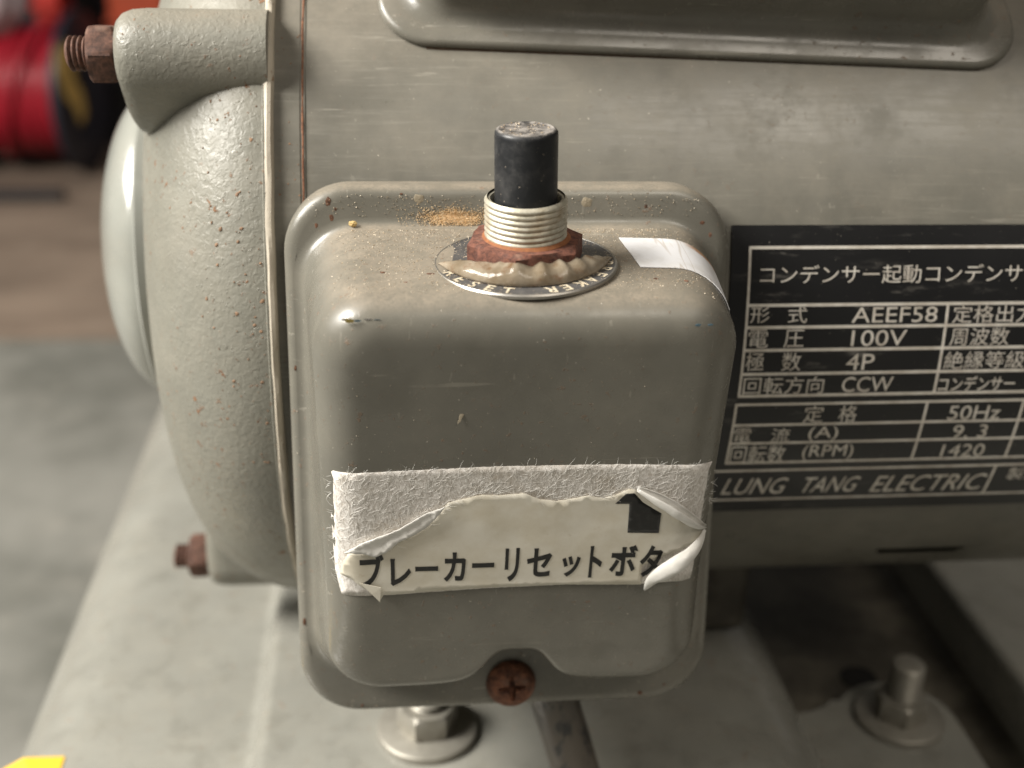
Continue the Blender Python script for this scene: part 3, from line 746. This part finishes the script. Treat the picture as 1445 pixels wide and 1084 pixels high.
for i in range(14): fibre(34.5, random.uniform(-2, 4), random.uniform(-.6, .8), random.uniform(.6, 2), .5, .05)
fo = obj('paper_fibres', vs, fs, M['curl'], label, smooth=False); fo['kind'] = 'stuff'

# dust grains lying on the top wall, flange and dial
def grains(name, mat, spots):
    vs = []; fs = []
    for (x, y, z), r_ in spots:
        n0 = len(vs)
        rot = Matrix.Rotation(random.uniform(0, 6), 3, Vector((random.gauss(0, 1), random.gauss(0, 1), random.gauss(0, 1))).normalized())
        for q in ((1, 1, 1), (1, -1, -1), (-1, 1, -1), (-1, -1, 1)):
            d = rot @ Vector(q); vs.append((x+d.x*r_*random.uniform(.5, 1.2), y+d.y*r_, z+d.z*r_*.6))
        fs += [(n0, n0+1, n0+2), (n0, n0+3, n0+1), (n0, n0+2, n0+3), (n0+1, n0+3, n0+2)]
    o = obj(name, vs, fs, mat, bx, smooth=False); o['kind'] = 'stuff'; return o
sp = []
for i in range(5200):
    x = random.uniform(-34, 34); y = -2-30*random.random()**1.6
    k = 1-max(0, abs(x)-26)/9
    if random.random() > k: continue
    h_ = tree.ray_cast(Vector((x, y, 80)), Vector((0, 0, -1)))[0]
    if h_ is None: continue
    z = h_.z+.03
    if (x-BO.x)**2+(y-BO.y)**2 < 8.5**2: continue
    on = (x-BO.x)**2+(y-BO.y)**2 < 15.6**2
    if on and random.random() < .55: continue
    sp.append(((x, y, z+(.85 if on else 0)), random.choice((.035, .045, .05, .06, .07, .08, .12))))
for i in range(260):
    x = random.uniform(-38, 38); sp.append(((x, -.05, random.uniform(48.9, 53)), random.uniform(.04, .12)))
for i in range(160):
    x = random.uniform(-30, 30); z = random.uniform(-38, 32)
    if not inside((x, z), BACK): sp.append((surf(x, z, .02), random.uniform(.03, .075)))
for i in range(90): sp.append((random.choice(((random.uniform(-42, -39.5), .1, random.uniform(-45, 45)), (random.uniform(-40, 40), -.05, random.uniform(-53, -51)))), random.uniform(.03, .09)))
for i in range(70):
    a_ = random.uniform(0, 2*PI); r_ = 4.6*math.sqrt(random.random()); q = bf(r_*math.cos(a_), r_*math.sin(a_), 23.88); sp.append((tuple(q), random.uniform(.05, .16)))
grains('dust_grains', M['grain'], sp)
sp = []
for i in range(5200):
    kq = 1 if random.random() < .8 else 1.9; x = -10.6+random.gauss(0, 2.5)*kq; zz = random.gauss(0, .7)*kq+.25*math.sin(x)
    if abs(x+10.6) > 11: continue
    z = 48.6+zz*.9; y = -.02-max(0, 49.0-z)*.4-random.random()*.12
    sp.append(((x, y, z), random.uniform(.03, .10)))
grains('sawdust_clump', M['sawdust'], sp)
# dried glue blobs and paint smears
def blob(name, c, rx, ry, rz, mat, seed):
    vs = []; fs = []; n, mm = 20, 8; fr_ = c
    rings = []
    for j in range(mm):
        th = PI/2*j/(mm-1); rings.append([])
        for k in range(n):
            a_ = 2*PI*k/n; r_ = math.cos(th)*(1+.35*noise.noise((math.cos(a_)*1.7+seed, math.sin(a_)*1.7, th)))
            rings[-1].append(fr_(rx*r_*math.cos(a_), rz*r_*math.sin(a_), ry*math.sin(th)*(1+.4*noise.noise((math.cos(a_)*2, math.sin(a_)*2, seed)))))
    return obj(name, *loft(rings, True, True, True), mat, bx)
FF = lambda x, y, z: Frame((x, y, z), (1, 0, 0), (0, 0, 1), (0, -1, 0))
M['glue'] = plain('dried_glue', (.27, .23, .165), .5, .2, 3); M['glue2'] = plain('wood_chip', (.50, .36, .15), .6, .25, 2)
blob('dried_glue_drop', FF(-17.3, .05, 52.0), 1.0, .12, .9, M['glue'], 1)
blob('dried_glue_drop', FF(14.2, .05, 51.4), 1.1, .15, 1.0, M['glue'], 5)
blob('wood_chip', FF(-29.5, -.9, 47.6), .9, .5, .6, M['glue2'], 3)
def shoulder(x, up):          # point on the top fillet, up = 0 (face) .. 90 (wall)
    q = math.radians(up); z = FT-RF*(1-math.sin(q)) + .3; return (x, -(depth(z)-RF*(1-math.cos(q)))-.05, z)
for i, (x, up, sx, sz, mt) in enumerate(((-29.2, 40, .75, .5, 'yellow_smear'), (-29.9, 42, .7, .35, 'white_smear'), (-28.0, 40, .55, .3, 'blue_smear'), (-26.4, 42, .8, .22, 'white_smear'), (-24.9, 41, .5, .2, 'blue_smear'), (27.2, 28, .45, .3, 'blue_smear'), (29.2, 28, .5, .25, 'blue_smear'))):
    q = math.radians(up); p_ = shoulder(x, up)
    blob('paint_smear', Frame(p_, (1, 0, 0), (0, -math.sin(q), math.cos(q)), (0, -math.cos(q), -0+math.sin(q))), sx, .06, sz, M[mt], i)
M['chip'] = rusty('chip_rust', (.03, .018, .012), (.20, .085, .04), .6)
for i, (x, z, a_, b_) in enumerate(((-33.9, 51.6, .5, .8), (-33.4, 48.6, .45, .7), (-32.6, 50.2, .3, .4), (-36.2, 47.2, .35, .5), (-20.5, 53.0, .3, .2), (25.5, 50.6, .4, .4), (36.5, 47.5, .5, .4), (35.2, 43.2, .55, .4), (38.2, 45.2, .35, .5), (39.9, 38.6, .4, .5), (-41.0, 20, .25, .5), (-40.6, -20, .25, .4), (28.5, -52.3, .5, .5), (33.6, -50.6, .35, .3), (-30, -52.6, .3, .3), (-41.2, -33, .3, .8))):
    blob('paint_chip', FF(x, .02, z), a_, .05, b_, M['chip'], i*3.1)
for i, (x, z, a_, b_) in enumerate(((-16, 44, .7, .35), (-24, 44.6, .5, .4), (9.5, 40.2, .5, .3), (22, 41.6, .45, .35), (27, 40.9, .4, .5), (-20.2, 41, .35, .25))):
    h_ = tree.ray_cast(Vector((x, -24-(44-z)*1.2, 80)), Vector((0, 0, -1)))
    if h_[0]: blob('paint_chip', Frame(h_[0], (1, 0, 0), (0, .98, .19), (0, -.19, .98)), a_, .05, b_, M['chip'], i*2.3+1)
sx_ = surf(-11, 20.5); blob('white_scratch', Frame((-11.2, -depth(20)-.02, 20), (.35, 0, .94), (-.94, 0, .35), (0, -1, 0)), 1.6, .05, .32, M['glue'], 8)

# ================================================================== conduit under the box
cable = obj('cable_conduit', *tube(smoothpath([(9, 6, -46), (12.4, 5, -63), (15.2, 5, -73), (18.3, 5, -84), (20.4, 5, -91.3)], 6), 5.4, 24), M['cable'])
tag(cable, 'worn dark cable conduit dropping from under the breaker box', 'conduit')

# ================================================================== workshop things behind
M['red_cable'] = plain('red_cable', (.30, .010, .022), .38, .3, 15)
M['navy'] = plain('navy_plastic', (.022, .022, .035), .5, .3, 30)
M['reel_yellow'] = plain('reel_yellow', (.80, .55, .17), .5, .25, 25)
M['wood_core'] = plain('wood_core', (.22, .15, .08), .7)
RX, RY, RZ, RR = -536, 1900, FZ+6+132, 132
reel = thing('cable_reel', (RX-70, RY, FZ+6), 'dark blue reel wound with bright red cable standing on the floor', 'cable reel')
yw = math.radians(-7); ax = Vector((math.cos(yw), math.sin(yw), 0)); ay = Vector((-math.sin(yw), math.cos(yw), 0))
rf = Frame((RX, RY, RZ), ay, (0, 0, 1), ax)
rf0 = Frame(rf(0, 0, -175), ay, (0, 0, 1), ax)
obj('flange', *lathe(rf, [(20, -7), (128, -7), (RR, -4), (RR, 4), (128, 7), (60, 6), (54, 2)], 72), M['navy'], reel)
obj('flange', *lathe(rf0, [(20, -7), (128, -7), (RR, -4), (RR, 4), (128, 7), (60, 6)], 72), M['navy'], reel)
obj('core', *lathe(rf, [(52, -8), (52, -167)], 40), M['wood_core'], reel)
nt = 18
for i in range(nt):                    # each turn of the outer layer
    z = -13-148*i/(nt-1); r_ = 99+5*noise.noise((i*.7, 1, 1)); lean = random.uniform(-7, 7); path = []
    for k in range(41):
        a_ = 2*PI*k/40; path.append(rf(r_*math.cos(a_), r_*math.sin(a_), z+lean*math.sin(a_)))
    obj('cable_turn', *tube(path, 5.6, 10), M['red_cable'], reel)
obj('cable_layer', *lathe(rf, [(60, -9), (94, -9), (94, -166), (60, -166)], 48), M['red_cable'], reel)
path = [rf(112*math.cos(a_), 112*math.sin(a_), -15-130*(a_-1.2)/4) for a_ in [1.2+.1*k for k in range(41)]]
obj('loose_turn', *tube(path, 6, 10), M['red_cable'], reel)
v = []; f = []
st = [(-62, 84), (-18, 96), (8, 60), (0, 20), (26, -8), (34, -52), (6, -70), (-10, -34), (-46, -6), (-70, 40)]
vs = [rf(a_-48, b_*.85+12, 7.6) for a_, b_ in st] + [rf(a_-48, b_*.85+12, 6.4) for a_, b_ in st]
obj('flange_sticker', vs, [tuple(range(10)), tuple(range(19, 9, -1))] + [(k, (k+1) % 10, 10+(k+1) % 10, 10+k) for k in range(10)], M['reel_yellow'], reel, smooth=False)
# grey-pink sack lying on the reel
vs = []; rings = []
for j in range(13):
    th = PI*j/12; rings.append([])
    for k in range(32):
        a_ = 2*PI*k/32; r_ = math.sin(th)**.7; q = Vector((math.cos(a_)*r_, math.sin(a_)*r_, math.cos(th)))
        d = 1+.28*noise.noise(q*2.2)
        rings[-1].append((-664+56*q.x*d, 1895+70*q.y*d, -138+52*q.z*d))
sack = obj('cloth_sack', *loft(rings, True, True, True), plain('pale_cloth', (.42, .33, .34), .9), sharp=80)
tag(sack, 'pale pinkish cloth sack lying on top of the cable reel', 'sack')
# dark cabinet, red and orange crates behind
def crate(name, x0, x1, y0, y1, z0, z1, mat, label, cat, ribs=3):
    tg = thing(name, ((x0+x1)/2, (y0+y1)/2, z0), label, cat)
    o = obj('body', *box_geo(x0, x1, y0, y1, z0, z1), mat, tg, smooth=False); bevel(o, 6)
    for k in range(ribs):
        z = z0+(z1-z0)*(k+.7)/ribs
        o = obj('rib', *box_geo(x0-4, x1+4, y0-8, y0+.5, z-6, z+6), mat, tg, smooth=False)
    return tg
M['black_steel'] = plain('black_steel', (.012, .012, .014), .6, .4, 90)
cab = thing('steel_cabinet', (-600, 2500, FZ+6), 'black steel cabinet standing behind the cable reel', 'cabinet')
o = obj('body', *box_geo(-1700, 250, 2300, 2750, FZ+6, 520), M['black_steel'], cab, smooth=False); bevel(o, 8)
for k in range(4):
    x = -1690+485*k; o = obj('door', *box_geo(x, x+478, 2284, 2300.5, FZ+40, 505), M['black_steel'], cab, smooth=False); bevel(o, 4)
    obj('handle', *box_geo(x+440, x+456, 2262, 2284.5, -60, 60), M['zinc'], o, smooth=False)
M['red_plastic'] = plain('red_plastic', (.50, .035, .025), .45); M['orange_plastic'] = plain('orange_plastic', (.36, .05, .015), .45); M['navy_bin'] = plain('navy_bin', (.02, .03, .06), .5)
crate('storage_crate', -560, -400, 2080, 2230, FZ+6, -235, M['black_steel'], 'black plastic storage crate under the orange crate', 'crate')
crate('storage_crate', -520, -420, 2085, 2225, -234.6, -40, M['orange_plastic'], 'orange crate stacked on top of a black crate', 'crate')
crate('storage_crate', -800, -575, 2100, 2240, FZ+6, -215, M['navy_bin'], 'navy crate standing behind the cable reel', 'crate')
crate('storage_crate', -655, -612, 2110, 2220, -214.6, -20, M['red_plastic'], 'narrow red crate on top of the navy crate', 'crate')
bar = obj('steel_bar', *box_geo(-900, -535, 1690, 1716, FZ+6.2, FZ+20), M['black_steel'], None, smooth=False); bevel(bar, 3)
tag(bar, 'dark flat bar lying on the brown floor in front of the reel', 'bar')
